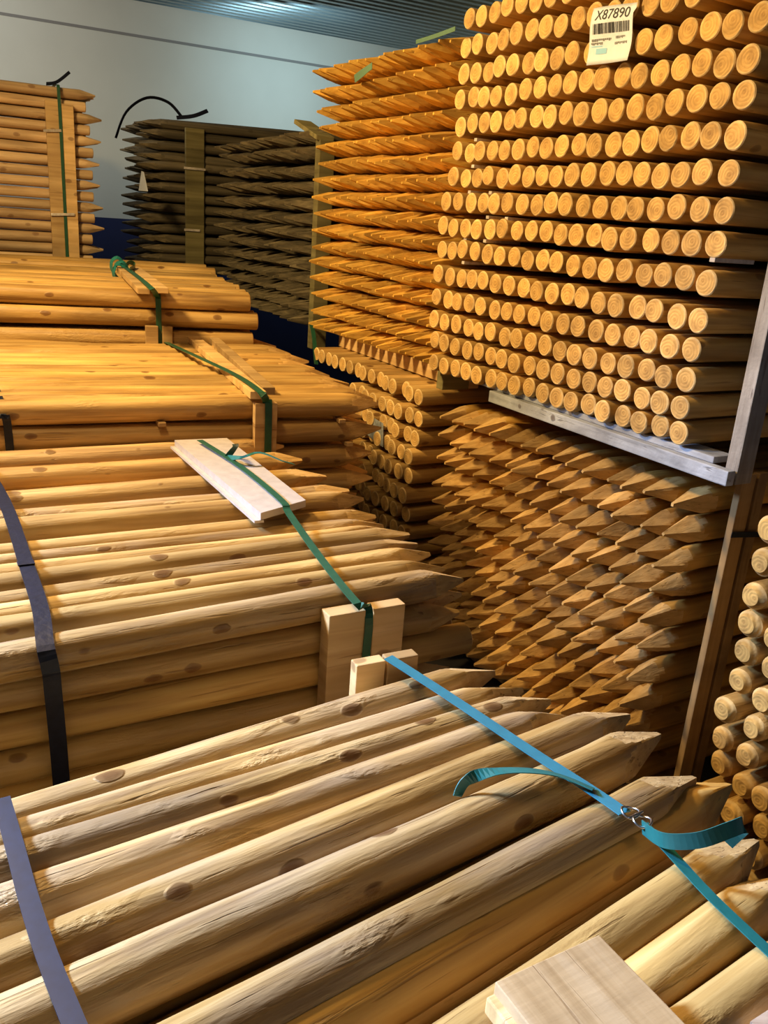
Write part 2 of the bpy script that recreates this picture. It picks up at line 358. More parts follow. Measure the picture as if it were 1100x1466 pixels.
# corrugated ceiling: trapezoid ribs running parallel to the back wall
vs = []; prof = []
d = -1.5
while d < WALLD+.05:
    prof += [(d, 0), (d+.045, 0), (d+.055, .022), (d+.09, .022)]; d += .1
for (dd, zz) in prof:
    vs.append(wp(-6, dd, ZC+zz)); vs.append(wp(7, dd, ZC+zz))
fs = [(2*i, 2*i+1, 2*i+3, 2*i+2) for i in range(len(prof)-1)]
o = link('ceiling', mesh('ceiling', vs, fs), [M_CEIL]); o['kind'] = 'structure'
so = o.modifiers.new('thickness', 'SOLIDIFY'); so.thickness = .004; so.offset = 1
# ------------------------------------------------------------------ right-hand wall of bundles
P_ = 1.7                      # distance of the aisle face of the right-hand stacks
def rp(c, d, z): return SV*(c*P_) + DV*(d*P_) + Vector((0, 0, H+z*P_))
def lerp(a, b, t): return a+(b-a)*t
def variants(n, **kw):
    b = kw.pop('seed', 0)
    return [stake(kw['nm'], kw['r']*random.uniform(.94, 1.04), kw['L'], kw.get('tip', 0), kw.get('ns', 24), b+i, kw.get('wob', .02), kw.get('bend', .004), kw.get('nl', 8), mats=kw['mats'], asym=kw.get('asym', .25), chamfer=kw.get('chamfer', 0), nf=kw.get('nf', 4)) for i in range(n)]
PUT_N = [0]
REST = {}
def unpack(t):
    out = set()
    for k in t.split(','):
        if k:
            a, _, b = k.partition('-'); out.update(range(int(a), int(b or a)+1))
    return out
MERGE = unpack('0-3,11-12,17-18,35-36,62,151,170-171,187,206,219,221,238,243,259,261-262,265,272-274,276,278,286,289-290,293-296,301,305-306,308-309,311-312,316,319,321,323-326,328,332,334,336-341,344,346,348,350,352,354-357,359,362,365-366,368,370-373,375-376,380,382,385-388,390-391,393,396-406,408,410-416,418,420-421,423-425,427,430-433,435-441,443-444,446-456,458-459,461,463-471,473,476-481,483-487,491-493,495-502,504-506,508-510,512-517,621,650-652,654-655,664-667,669-673,679-682,685,688-689,691-697,701-706,708,710-715,717-724,727-733,736-742,745-751,753-760,762-779,781,783,785,787,790,793,796,800-801,804-806,808-812,827-841,844,846,848-858,874,877,880,883-898,905-907,909-910,913,917-918,921-936,938-952,954-955,957-958,960-961,963-964,966-967,969-970,972-973,975-976,978-979,981-982,984-985,987-988,990-991,993-1000,1007,1010,1014,1021,1024,1034,1053,1056,1060,1063,1070,1087,1090,1095,1097,1108,1140,1304-1307,1318-1320,1324-1328,1330-1339')     # the repeats beyond the 300 largest of a kind: each kind's rest is one object
def put(name, me, pos, yaw, roll, label, cat, group, tilt=0):
    k = PUT_N[0]; PUT_N[0] += 1
    if k in MERGE:
        from mathutils import Euler
        REST.setdefault(name, []).append((me, Matrix.Translation(pos) @ Euler((roll, tilt, yaw)).to_matrix().to_4x4()))
        return None
    o = bpy.data.objects.new(name, me); C.objects.link(o); o.location = pos
    o.rotation_euler = (roll, tilt, yaw)
    o['label'] = label; o['category'] = cat; o['_k'] = k
    if group: o['group'] = group
    return o
rnd = random.Random(11)
# R1: flat-ended posts, upper right
z_near = [.372, .324, .276, .229, .186, .138, .091, .045, -.002, -.052, -.103, -.149, -.193, -.231, -.268]
z_far = [.366, .318, .271, .228, .182, .134, .088, .041, -.004, -.048, -.099, -.146, -.192, -.237, -.281]
d_far = [1.522, 1.527, 1.529, 1.528, 1.525, 1.524, 1.528, 1.546, 1.554, 1.552, 1.554, 1.554, 1.552, 1.547, 1.540]
d_near = [.856, .856, .857, .858, .857, .859, .862, .858, .860, .864, .866, .868, .867, .866, .862]
V = variants(9, nm='round_post', r=.0318, L=1.75, mats=[W_GOLD, E_GOLD], seed=100, ns=24, bend=.002)
for i in range(15):
    for j in range(18):
        t = j/17
        z = lerp(z_near[i], z_far[i], t) + rnd.uniform(-.0030, .0030)
        dd = lerp(d_near[i], d_far[i], t) + rnd.uniform(-.001, .001)
        c = 1+rnd.uniform(-.0035, .0035)
        pos = rp(c, dd, z)
        px, _ = project(pos)
        if px.x > 1135 or px.y < -35: continue
        put('round_post', V[rnd.randrange(9)], pos, YW, rnd.uniform(0, 6.28),
            f'flat-ended golden post, {ORD[14-i]} row above the grey bearer, {ORD[j]} from the right', 'post', 'flat-ended posts in the upper right bundle')
# R2: pointed stakes beyond it
z2 = [.340, .293, .250, .207, .165, .124, .082, .042, .001, -.041, -.083, -.121, -.163, -.207, -.248, -.287]
V = variants(9, nm='pointed_stake', r=.0360, L=1.6, tip=.15, mats=[W_ORNG, W_CUTO], seed=200, ns=24, bend=.002, asym=.15)
for i in range(16):
    df = 2.185 if i > 1 else 2.225-.01*i
    for j in range(16):
        dd = lerp(1.585, df, j/15)+rnd.uniform(-.002, .002)
        pos = rp(1+rnd.uniform(-.008, .008), dd, z2[i]+rnd.uniform(-.002, .002))
        put('pointed_stake', V[rnd.randrange(9)], pos, YW, rnd.uniform(-.28, .28),
            f'orange pointed stake, {ORD[i]} row from the bundle top, {ORD[15-j]} from the olive post', 'stake', 'orange pointed stakes beyond the flat-ended posts')
# R3: pointed stakes lower right
V = variants(10, nm='pointed_stake', r=.0360, L=1.75, tip=.135, mats=[W_ORNG, W_CUT], seed=300, ns=24, bend=.002, asym=.25)
for i in range(11):
    for j in range(15):
        t = j/14
        z = lerp(-.376-.0507*i, -.386-.0485*i, t)+rnd.uniform(-.003, .003)
        dd = lerp(.857+.002*i, 1.495, t)+rnd.uniform(-.002, .002)
        c = 1+rnd.uniform(-.012, .012)
        put('pointed_stake', V[rnd.randrange(10)], rp(c, dd, z), YW, rnd.choice((0, math.pi/4, math.pi/4, math.pi/2))+rnd.uniform(-.3, .3),
            f'pointed stake below the grey bearer, {ORD[i]} row down, {ORD[j]} from the brown upright', 'stake', 'pointed stakes under the upper right bundle')
# R4: flat-ended posts under the orange bundle
V = variants(5, nm='round_post', r=.0325, L=1.7, mats=[W_MID, E_GOLD], seed=400, ns=24, bend=.002)
for i in range(10):
    z = (-.365, -.415, -.459, -.500)[i] if i < 4 else -.5-.0455*(i-3)
    for j in range(15 if i == 0 else 9):
        dd = 1.582+.0395*j+rnd.uniform(-.001, .001)
        put('round_post', V[rnd.randrange(5)], rp(1.0+rnd.uniform(-.01, .01)-.004*i, dd, z+.0003*j), YW, rnd.uniform(0, 6),
            f'flat-ended post beneath the orange stakes, {ORD[i]} row down, {ORD[j]} from the near side', 'post', 'flat-ended posts beneath the orange bundle')
# R5: chamfered ends, far right edge
V = variants(6, nm='round_post', r=.0345, L=1.7, mats=[W_MID, E_PALE], seed=500, ns=24, bend=.002, chamfer=.016)
for i in range(12):
    for j in range(5):
        z = -.36-.0468*i+rnd.uniform(-.003, .003); dd = .682-.0445*j+rnd.uniform(-.003, .003)
        pos = rp(1+rnd.uniform(-.01, .01), dd, z-.004*(j % 2))
        px, _ = project(pos)
        if px.x > 1130 or px.y > 1480: continue
        put('round_post', V[rnd.randrange(6)], pos, YW, rnd.uniform(0, 6),
            f'chamfered post at the right picture edge, {ORD[i]} row down, {ORD[j]} from its left', 'post', 'chamfered posts at the right edge')
# bearers and uprights of the right-hand stacks
def bearer(name, c0, c1, d0, d1, z0, z1, m, label, group=None):
    a = rp((c0+c1)/2, d0, (z0+z1)/2); L = (d1-d0)*P_
    me = boxmesh(name, ((c1-c0)*P_, L, (z1-z0)*P_), .003, (0, L/2, 0))
    o = link(name, me, [m], a, (0, 0, YW)); o['label'] = label; o['category'] = 'timber'
    if group: o['group'] = group
    return o
bearer('timber_bearer', 1.0, 1.016, .762, 1.335, -.322, -.300, W_GREYB, 'bluish grey timber bearer running under the upper right bundle')
bearer('timber_bearer', 1.012, 1.055, .80, 1.56, -.2995, -.2895, W_GREYB, 'thin grey board laid on top of the bluish bearer under the upper right posts')
bearer('timber_bearer', 1.08, 1.13, 1.55, 2.16, -.343, -.309, W_BOARD, 'pale timber bearer between the orange pointed bundle and the posts below')
def upright(name, c0, c1, d0, d1, z0, z1, m, label, group=None):
    me = boxmesh(name, ((c1-c0)*P_, (d1-d0)*P_, (z1-z0)*P_), .003, (0, 0, (z1-z0)*P_/2))
    o = link(name, me, [m], rp((c0+c1)/2, (d0+d1)/2, z0), (0, 0, YW)); o['label'] = label; o['category'] = 'timber'
    if group: o['group'] = group
    return o
upright('timber_upright', 1.020, 1.054, .7625, .784, -.322, .42, W_GREYP, 'tall timber upright beside the flat-ended posts, standing on the grey bearer')
upright('timber_upright', 1.087, 1.117, .800, .812, -.93, -.324, W_BROWNP, 'brown upright board nearer the tips, beside the lower right pointed stakes')
upright('timber_upright', 1.124, 1.145, .800, .812, -.93, -.324, W_BROWNP, 'brown upright board farther right, behind the strap beside the pointed stakes')
ribbon('packing_strap', [rp(1.083, .797, -.417), rp(1.15, .797, -.424)], Vector((0, 0, 1)), .015, .0015, M_BLACK, sub=2,
       label='dark strap tied round the two brown uprights beside the lower right bundle', category='strap')
bearer('timber_bearer', 1.1, 1.17, .82, 1.5, -.955, -.905, W_BROWNP, 'floor bearer under the lower right pointed bundle')
bearer('timber_bearer', 1.1, 1.17, 1.56, 2.2, -.955, -.90, W_BROWNP, 'floor bearer under the lower flat-ended posts')
# spacer blocks between the rows of the upper right bundle
for (a, b) in ((681, 200), (677, 238), (672, 275), (702, 276), (698, 311), (725, 313), (666, 342), (694, 345), (663, 376), (1020, 372)):
    p = on_plane(a, b, SV, P_*1.003)
    o = link('spacer_block', boxmesh('spacer_block', (.14, .016, .010), .001, (.07, 0, 0)), [W_WHITE], p, (0, 0, YW))
    o['label'] = 'small pale spacer block wedged between rows of flat-ended posts'; o['category'] = 'block'; o['group'] = 'spacer blocks in the upper right bundle'
# pallet block at the joint of the two upper bundles
o = upright('timber_block', 1.03, 1.10, 1.545, 1.57, -.343, -.30, W_OLIVE, 'short dark block at the corner between the two upper bundles')
# ------------------------------------------------------------------ left-hand bundles
def edge_stake(p1, p2, tip, z, r):
    """centre line from two picture points on the upper outline of a stake lying at height z; returns tip point and yaw"""
    a, b = Vector(p1), Vector(p2)
    nrm = Vector((-(b-a).y, (b-a).x)).normalized()
    if nrm.y < 0: nrm = -nrm
    out = []
    for q in (a, b):
        w0 = on_z(q.x, q.y, z); _, t = project(w0)
        qq = q+nrm*(FPX*r/t); out.append(on_z(qq.x, qq.y, z))
    dr = (out[1]-out[0]).normalized()
    # tip: point on the line closest to the picture tip column
    best = None
    for k in range(-200, 1400):
        w0 = out[1]+dr*(k*.002); px, _ = project(w0)
        e = abs(px.x-tip)
        if best is None or e < best[0]: best = (e, w0)
    return best[1], math.atan2(dr.y, dr.x), out
def lput(name, me, pos, yaw, roll, label, group, tilt=0):
    return put(name, me, pos, yaw+math.pi, roll, label, 'stake', group, tilt)
# --- C: middle left bundle
zC = H-.70
Cst = [((0, 645), (360, 627), 406, .031), ((0, 669), (265, 655), 432, .031), ((0, 701), (295, 680), 466, .033),
       ((16, 729), (325, 705), 500, .026), ((0, 747), (350, 715), 521, .033), ((0, 778), (200, 758), 537, .026), ((0, 796), (200, 775), 549, .025),
       ((0, 812), (200, 789), 560, .025), ((0, 825), (521, 759), 585, .027), ((0, 845), (527, 776), 597, .025), ((0, 860), (565, 784), 616, .030),
       ((0, 886), (575, 802), 636, .031), ((0, 917), (591, 818), 664, .033)]
cdat = []
for k, (a, b, tx, r) in enumerate(Cst):
    z = zC + (r-.032)*.3
    tip, yaw, out = edge_stake(a, b, tx, z, r)
    cdat.append((tip, yaw, r))
    me = stake('pointed_stake', r, 2.0, .125, 40, 600+k, .022, .004, 44, mats=[W_PEEL if k % 3 == 0 else W_MID, W_CUT])
    lput('pointed_stake', me, tip, yaw, rnd.uniform(0, 1.5), f'pointed stake on top of the white plank bundle, {ORD[12-k]} from its near side', 'top stakes of the middle left bundle')
CS, CD = frame(29.8)
cnear = 1.341
def cp(s, d, z): return CS*s + CD*d + Vector((0, 0, H+z))
yawC = math.radians(29.8)
V = [stake('pointed_stake', .031, 2.0, .12, 32, 640+k, .022, .004, 30, mats=[W_MID, W_CUT]) for k in range(5)]
V2 = [stake('round_post', .033, 2.0, 0, 32, 650+k, .02, .003, 30, mats=[W_GOLD, E_GOLD]) for k in range(3)]
for j in range(16):     # second layer
    lput('pointed_stake', V[j % 5], cp(1.0+rnd.uniform(-.03, .02), cnear+.055+.073*j, -.757), yawC, rnd.uniform(0, 1.5),
         f'second-layer stake of the white plank bundle, {ORD[j]} from its near side', 'second layer of the middle left bundle')
for i in range(9):
    for j in range(2):
        if j == 1 and i == 0: continue
        flat = (i % 2 == 1)
        z = (-.768, -.835, -.905)[i] if i < 3 else -.905-.069*(i-2)
        me = V2[(i+j) % 3] if flat else V[(i+j) % 5]
        s = (.97 if i == 0 else .955) if not flat else .985
        lput('round_post' if flat else 'pointed_stake', me, cp(s+rnd.uniform(-.01, .01), cnear+.072*j-(.0 if j else .0), z), yawC, rnd.uniform(0, 1.5),
             f'shaded side stake under the white plank bundle, {ORD[i]} row down, {ORD[j]} layer in', 'side stakes of the middle left bundle')
# uprights of C
for (a, b, zt, lab) in ((.628, .703, -.690, 'left'), (.722, .790, -.692, 'right')):
    t0 = cp((a+b)/2, cnear-.056, zt); t1 = cp((a+b)/2, cnear-.056, -1.5)
    board('upright_board', t1, t0, CS, b-a, .036 if lab == 'left' else .03, W_BOARD, f'{lab} one of two pale upright boards on the side of the middle left bundle', 'board')
board('side_floor_runner', cp(-1.0, cnear+.04, -1.5), cp(1, cnear+.04, -1.5), CD, .1, .08, W_BROWNP, 'bearer on the floor under the middle left bundle', 'timber')
zt = H-.661
ribbon('packing_strap', [on_z(286, 630, zt+.033), on_z(345, 668, zt+.03), on_z(403, 716, zt+.030), on_z(414, 735, zt+.018), on_z(460, 800, zt+.006), on_z(512, 864, zt+.003)]+[cp(.709, cnear-.064, -.685), cp(.709, cnear-.078, -.72), cp(.706, cnear-.078, -.85), cp(.700, cnear-.078, -1.5)],
       CS, .017, .0014, M_GREEN, sub=5, label='green strap over the white plank and down between the upright boards', category='strap')
ribbon('packing_strap', [on_z(-40, 640, zt+.004), on_z(5, 715, zt+.005), on_z(40, 815, zt+.004), on_z(58, 872, zt+.006), cp(.145, cnear-.052, -.668), cp(.148, cnear-.074, -.70), cp(.150, cnear-.070, -.74), cp(.156, cnear-.056, -.95), cp(.158, cnear-.050, -1.5)],
       CS, .027, .0014, M_BLACK, sub=5, label='dark blue-black strap crossing the left end of the middle left bundle', category='strap')
BSTRAP = bpy.context.scene.collection.objects[-1]
sl = on_z(37, 806, zt+.0065)
link('strap_seal', boxmesh('strap_seal', (.030, .020, .003), .001), [M_BLACK], sl-BSTRAP.location, (0, 0, math.radians(29.8)), parent=BSTRAP)
# white plank with a tongue on top of C
pl = empty('tongued_plank', (0, 0, 0), 'white painted tongue-and-groove plank strapped on top of the middle left bundle', 'plank')
a = on_z(250, 630, zt+.022); b = on_z(366, 735, zt+.022); c_ = on_z(325, 627, zt+.022); d_ = on_z(438, 716, zt+.022)
def prism(name, quad, th, m, parent=None, up=0, **kw):
    vs = [Vector(q)+Vector((0, 0, up)) for q in quad]; vs += [v-Vector((0, 0, th)) for v in vs]
    o0 = sum(vs, Vector())/8; vs = [v-o0 for v in vs]
    fs = [(0, 1, 2, 3), (7, 6, 5, 4)]+[(i, i+4, (i+1) % 4+4, (i+1) % 4) for i in range(4)]
    return link(name, mesh(name, vs, fs), [m], o0, parent=parent, **kw)
wd = (c_-a).normalized()
prism('panel', (a, b+wd*.012, d_, c_), .017, M_PLANK, pl, 0)
prism('tongue', (a-wd*.012, b-wd*.002, b+wd*.020, a+wd*.01), .006, M_PLANK, pl, -.0175)
# strap tails on the plank
tp = on_z(325, 655, zt+.027)
ribbon('strap_tail', [tp, tp+Vector((.02, .01, .028)), on_z(337, 636, zt+.08)], CS, .016, .0014, M_GREEN, label='short green strap end standing up from the white plank', category='strap')
ribbon('strap_tail', [tp, on_z(345, 655, zt+.045), on_z(372, 648, zt+.055), on_z(405, 660, zt+.045), on_z(420, 664, zt+.03)], CD, .014, .0014, M_TEAL, label='curling teal strap end lying right of the white plank knot', category='strap')
# --- B: left bundle behind it
BS, BD = frame(25); yawB = math.radians(25); bnear = 2.56
def bp_(s, d, z): return BS*s + BD*d + Vector((0, 0, H+z))
V = [stake('pointed_stake', .0375, 2.2, .15, 32, 700+k, .02, .004, 24, mats=[W_MID, W_CUT]) for k in range(6)]
VF = [stake('round_post', .0375, 2.2, 0, 32, 720+k, .02, .004, 24, mats=[W_MID, E_GOLD]) for k in range(3)]
for j in range(16):
    lput('pointed_stake', V[j % 6], bp_(1.15+rnd.uniform(-.02, .02), bnear+.079*j, -.58+(rnd.uniform(-.010, .004) if j else 0)), yawB, rnd.uniform(0, 1.5),
         f'yellow top stake in the bundle behind the white plank, {ORD[j]} from its near side', 'top stakes of the second left bundle')
for i in range(1, 9):
    for j in range(3):
        lput('pointed_stake', V[(i*2+j) % 6], bp_((1.15 if i % 2 else 1.12)+rnd.uniform(-.02, .02), bnear+.079*j, -.58-.085*i), yawB, rnd.uniform(0, 1.5),
             f'side stake in the bundle behind the white plank, {ORD[i]} row, {ORD[j]} layer in', 'side stakes of the second left bundle')
for (a, b) in ((.706, .722), (.722, .772)):
    pass
board('upright_board', bp_(.739, bnear-.058, -1.3), bp_(.739, bnear-.058, -.555), BS, .07, .03, W_BOARD, 'pale upright board on the side of the bundle behind the white plank', 'board')
zb = H-.543
board('top_batten', on_z(268, 478, zb+.012), on_z(370, 566, zb+.012), BS, .05, .024, W_BOARD, 'left pale batten lying across the yellow stakes under a green strap', 'board')
board('top_batten', on_z(300, 481, zb+.012), on_z(385, 560, zb+.012), BS, .04, .024, W_BOARD, 'right pale batten lying across the yellow stakes under a green strap', 'board')
ribbon('packing_strap', [on_z(238, 490, zb+.004), on_z(288, 513, zb+.026), on_z(340, 538, zb+.028), on_z(374, 562, zb+.028), bp_(.742, bnear-.062, -.56), bp_(.745, bnear-.077, -.60), bp_(.745, bnear-.077, -1.2)],
       BS, .022, .0015, M_GREEN, sub=5, label='green strap over the battens of the bundle behind the white plank', category='strap')
ribbon('packing_strap', [on_z(-25, 520, zb), on_z(-5, 560, zb), bp_(.0, bnear-.044, -.585), bp_(.012, bnear-.045, -.64), bp_(.015, bnear-.045, -1.2)],
       BS, .022, .0015, M_BLACK, sub=5, label='black strap at the left frame edge on the bundle behind the white plank', category='strap')
for (s, z) in ((.43, -.617), (1.0, -.622), (1.03, -.70)):
    o = link('spacer_block', boxmesh('spacer_block', (.022, .06, .012), .001), [W_BOARD], bp_(s, bnear-.02, z-.002), (0, 0, yawB))
    o['label'] = 'small pale spacer block between side stakes behind the white plank'; o['category'] = 'block'; o['group'] = 'spacer blocks in the second left bundle'
# --- A: flat-ended posts behind B
AS, AD = frame(20); yawA = math.radians(20); anear = 3.697
def ap(s, d, z): return AS*s + AD*d + Vector((0, 0, H+z))
VF = [stake('round_post', .0365, 2.1, 0, 28, 740+k, .02, .004, 20, mats=[W_MID, E_GOLD]) for k in range(5)]
for j in range(17):
    zz = -.37 + (.012 if j == 16 else rnd.uniform(-.006, .003)) + (.02 if j > 14 else 0)
    lput('round_post', VF[j % 5], ap(.668+(.02 if j % 2 else 0)+rnd.uniform(-.02, .01), anear+.077*j, zz), yawA, rnd.uniform(0, 6),
         f'flat-ended yellow top post under the green knot, {ORD[j]} from the near side', 'top posts of the third left bundle')
for i in range(1, 8):
    for j in range(3):
        lput('round_post', VF[(i+2*j) % 5], ap((.672, .70, .69)[i % 3]+rnd.uniform(-.008, .008), anear+.077*j, -.37-.081*i), yawA, rnd.uniform(0, 6),
             f'side post in the green knot bundle, {ORD[i]} row from the top, {ORD[j]} layer in', 'side posts of the third left bundle')
za = H-.333
board('top_batten', on_z(175, 386, za+.03), on_z(206, 417, za+.012), AS, .045, .022, W_BOARD, 'left short batten under the green knot on the flat-ended yellow posts', 'board')
board('top_batten', on_z(192, 385, za+.03), on_z(232, 416, za+.012), AS, .05, .022, W_BOARD, 'right short batten beside the green knot on the flat-ended yellow posts', 'board')
board('upright_board', ap(.263, anear-.055, -1.1), ap(.263, anear-.055, -.475), AS, .05, .025, W_BOARD, 'short pale upright left of the green strap on the flat-ended posts', 'board')
board('upright_board', ap(.325, anear-.055, -1.1), ap(.325, anear-.055, -.475), AS, .04, .025, W_BOARD, 'short pale upright right of the green strap on the flat-ended posts', 'board')
ribbon('packing_strap', [on_z(180, 383, za+.045), on_z(200, 398, za+.035), on_z(218, 414, za+.028), ap(.285, anear-.045, -.36), ap(.292, anear-.05, -.42), ap(.293, anear-.05, -1.1)],
       AS, .022, .0015, M_GREEN, sub=5, label='green strap down the side of the flat-ended posts below the knot', category='strap')
k0 = on_z(166, 386, za+.03)
kk, ka = [], []
for i in range(22):
    t = i/21*2*math.pi*2.4; rr_ = .030+.012*math.sin(i*.9)
    kk.append(k0+AS*(rr_*math.cos(t)+.02*i/21)+Vector((0, 0, rr_*1.3*math.sin(t)))-AD*(.03*i/21)); ka.append(AD*.8+AS*(.5*math.cos(t))+Vector((0, 0, .5*math.sin(t))))
ribbon('strap_knot', kk, ka, .024, .0015, M_TEAL, sub=3, label='curled teal strap knot on the back left corner of the flat-ended posts', category='strap')
ribbon('strap_tail', [k0+AS*.03, k0+AS*.06+Vector((0, 0, .035)), k0+AS*.085+Vector((0, 0, .02)), on_z(186, 386, za+.045)], Vector((0, 0, .7))-AD*.5, .022, .0015, M_GREEN, label='green strap end looped over the battens beside the teal knot', category='strap')
# --- G1: farthest left bundle, pointed and flat rows in turn
GS, GD = frame(28); yawG = math.radians(28); gnear = 5.2
def gp(s, d, z): return GS*s + GD*d + Vector((0, 0, H+z))
stip = (on_plane(146, 250, GD, gnear)-CAM).dot(GS)
s_post0 = (on_plane(66, 200, GD, gnear)-CAM).dot(GS); s_post1 = (on_plane(106, 200, GD, gnear)-CAM).dot(GS)
V = [stake('pointed_stake', .0255, 1.9, .11, 20, 760+k, .02, .003, 12, mats=[W_BACK, W_BACK]) for k in range(4)]
VF = [stake('round_post', .0255, 1.9, 0, 20, 770+k, .02, .003, 12, mats=[W_BACK, E_PALE]) for k in range(3)]
for i in range(17):
    z = .508-.0562*i
    for j in range(16 if i == 0 else 3):
        pt = i % 2 == 0
        me = (V[(i+j) % 4] if pt else VF[(i+j) % 3])
        lput('pointed_stake' if pt else 'round_post', me, gp(stip+(.0 if pt else -.05)-(.02 if i < 2 else 0)+rnd.uniform(-.012, .012), gnear+.03+.062*j, z), yawG, rnd.uniform(0, 1.5),
             f'{"pointed" if pt else "flat-ended"} pale stake in the farthest left bundle, {ORD[i]} row down, {ORD[j]} layer in', 'stakes of the farthest left bundle')
wdt = (s_post1-s_post0)/2
board('upright_board', gp(s_post0+wdt*.48, gnear-.02, -1.0), gp(s_post0+wdt*.48, gnear-.02, .462), GS, wdt*.93, .025, W_BOARD, 'left upright board strapped to the farthest left bundle', 'board')
board('upright_board', gp(s_post0+wdt*1.56, gnear-.02, -1.0), gp(s_post0+wdt*1.56, gnear-.02, .452), GS, wdt*.86, .025, W_BOARD, 'right upright board strapped to the farthest left bundle', 'board')
ribbon('packing_strap', [gp(s_post0+wdt, gnear+.3, .545), gp(s_post0+wdt, gnear+.02, .545), gp(s_post0+wdt, gnear-.034, .47), gp(s_post0+wdt*1.04, gnear-.036, 0), gp(s_post0+wdt*1.08, gnear-.036, -.9)], GS, .016, .0015, M_GREEN,
       label='dark green strap down between the two boards of the farthest left bundle', category='strap')
ribbon('strap_tail', [gp(s_post0+wdt*.3, gnear+.05, .545), gp(s_post0+wdt, gnear+.02, .557), gp(s_post0+wdt*1.9, gnear+.0, .61)], Vector((0, 0, .9))+GD*.5, .018, .003, M_BLACK, label='dark strap end rising from the top of the farthest left bundle', category='strap')
for (y_, x0, x1) in ((187, 62, 88), (307, 73, 107)):
    a = on_plane(x0, y_, GD, gnear-.04); b = on_plane(x1, y_, GD, gnear-.04)
    board('wood_sliver', a, b, Vector((0, 0, 1)), .014, .006, W_WHITE, f'{"upper" if y_ < 200 else "lower"} thin white stick across the boards of the farthest left bundle', 'stick')
# --- G2: dark weathered bundles by the back wall
G2S, G2D = frame(29.9); y2 = math.radians(29.9)
def g2(s, d, z): return G2S*s + G2D*d + Vector((0, 0, H+z))
K2S, K2D = frame(23.5)
def k2(s, d, z): return g2(1.37, 5.64, z) + K2S*s + K2D*d
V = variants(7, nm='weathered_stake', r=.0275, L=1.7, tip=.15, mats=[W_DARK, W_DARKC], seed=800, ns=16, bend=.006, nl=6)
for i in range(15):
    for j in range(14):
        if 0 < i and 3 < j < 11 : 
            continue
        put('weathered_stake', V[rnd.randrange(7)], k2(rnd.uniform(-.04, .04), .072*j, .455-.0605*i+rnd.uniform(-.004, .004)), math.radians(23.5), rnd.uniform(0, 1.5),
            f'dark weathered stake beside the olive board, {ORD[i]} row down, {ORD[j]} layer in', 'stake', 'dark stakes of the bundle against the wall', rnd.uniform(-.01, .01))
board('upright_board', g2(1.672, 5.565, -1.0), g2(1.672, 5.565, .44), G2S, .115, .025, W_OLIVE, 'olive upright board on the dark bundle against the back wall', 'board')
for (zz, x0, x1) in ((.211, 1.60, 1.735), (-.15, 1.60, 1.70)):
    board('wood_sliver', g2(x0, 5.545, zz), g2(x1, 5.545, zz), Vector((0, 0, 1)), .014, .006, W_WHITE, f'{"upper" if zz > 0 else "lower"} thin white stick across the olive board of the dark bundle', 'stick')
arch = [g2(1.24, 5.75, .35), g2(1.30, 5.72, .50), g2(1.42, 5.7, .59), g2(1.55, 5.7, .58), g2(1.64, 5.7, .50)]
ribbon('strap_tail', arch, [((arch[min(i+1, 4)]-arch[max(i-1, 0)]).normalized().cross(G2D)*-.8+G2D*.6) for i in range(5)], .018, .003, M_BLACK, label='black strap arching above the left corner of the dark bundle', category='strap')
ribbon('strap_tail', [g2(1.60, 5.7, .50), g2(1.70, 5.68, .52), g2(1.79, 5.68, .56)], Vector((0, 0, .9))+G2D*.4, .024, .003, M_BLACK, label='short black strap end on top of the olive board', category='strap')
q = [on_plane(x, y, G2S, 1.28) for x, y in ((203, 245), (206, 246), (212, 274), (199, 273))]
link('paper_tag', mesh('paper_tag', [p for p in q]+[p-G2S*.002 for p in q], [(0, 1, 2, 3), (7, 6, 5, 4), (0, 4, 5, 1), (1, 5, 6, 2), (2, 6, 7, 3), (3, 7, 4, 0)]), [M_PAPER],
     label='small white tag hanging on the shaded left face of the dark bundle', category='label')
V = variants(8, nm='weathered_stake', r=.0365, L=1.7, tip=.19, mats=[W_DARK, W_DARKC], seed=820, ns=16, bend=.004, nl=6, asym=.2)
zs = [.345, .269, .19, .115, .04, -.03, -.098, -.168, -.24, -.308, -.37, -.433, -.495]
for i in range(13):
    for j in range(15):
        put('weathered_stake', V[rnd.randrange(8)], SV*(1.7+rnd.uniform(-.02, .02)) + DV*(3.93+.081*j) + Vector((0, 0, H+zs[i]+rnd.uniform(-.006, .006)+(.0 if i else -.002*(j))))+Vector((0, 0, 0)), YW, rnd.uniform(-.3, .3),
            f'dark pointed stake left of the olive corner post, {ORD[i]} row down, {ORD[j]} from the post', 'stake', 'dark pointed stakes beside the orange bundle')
def rm(s, d, z): return SV*s+DV*d+Vector((0, 0, H+z))
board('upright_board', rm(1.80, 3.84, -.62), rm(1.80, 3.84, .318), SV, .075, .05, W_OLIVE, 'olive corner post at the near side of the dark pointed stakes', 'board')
board('top_batten', rm(1.805, 4.12, .41), rm(1.79, 3.82, .325), SV, .085, .02, W_OLIVE, 'sloping olive board on top of the olive corner post', 'board')
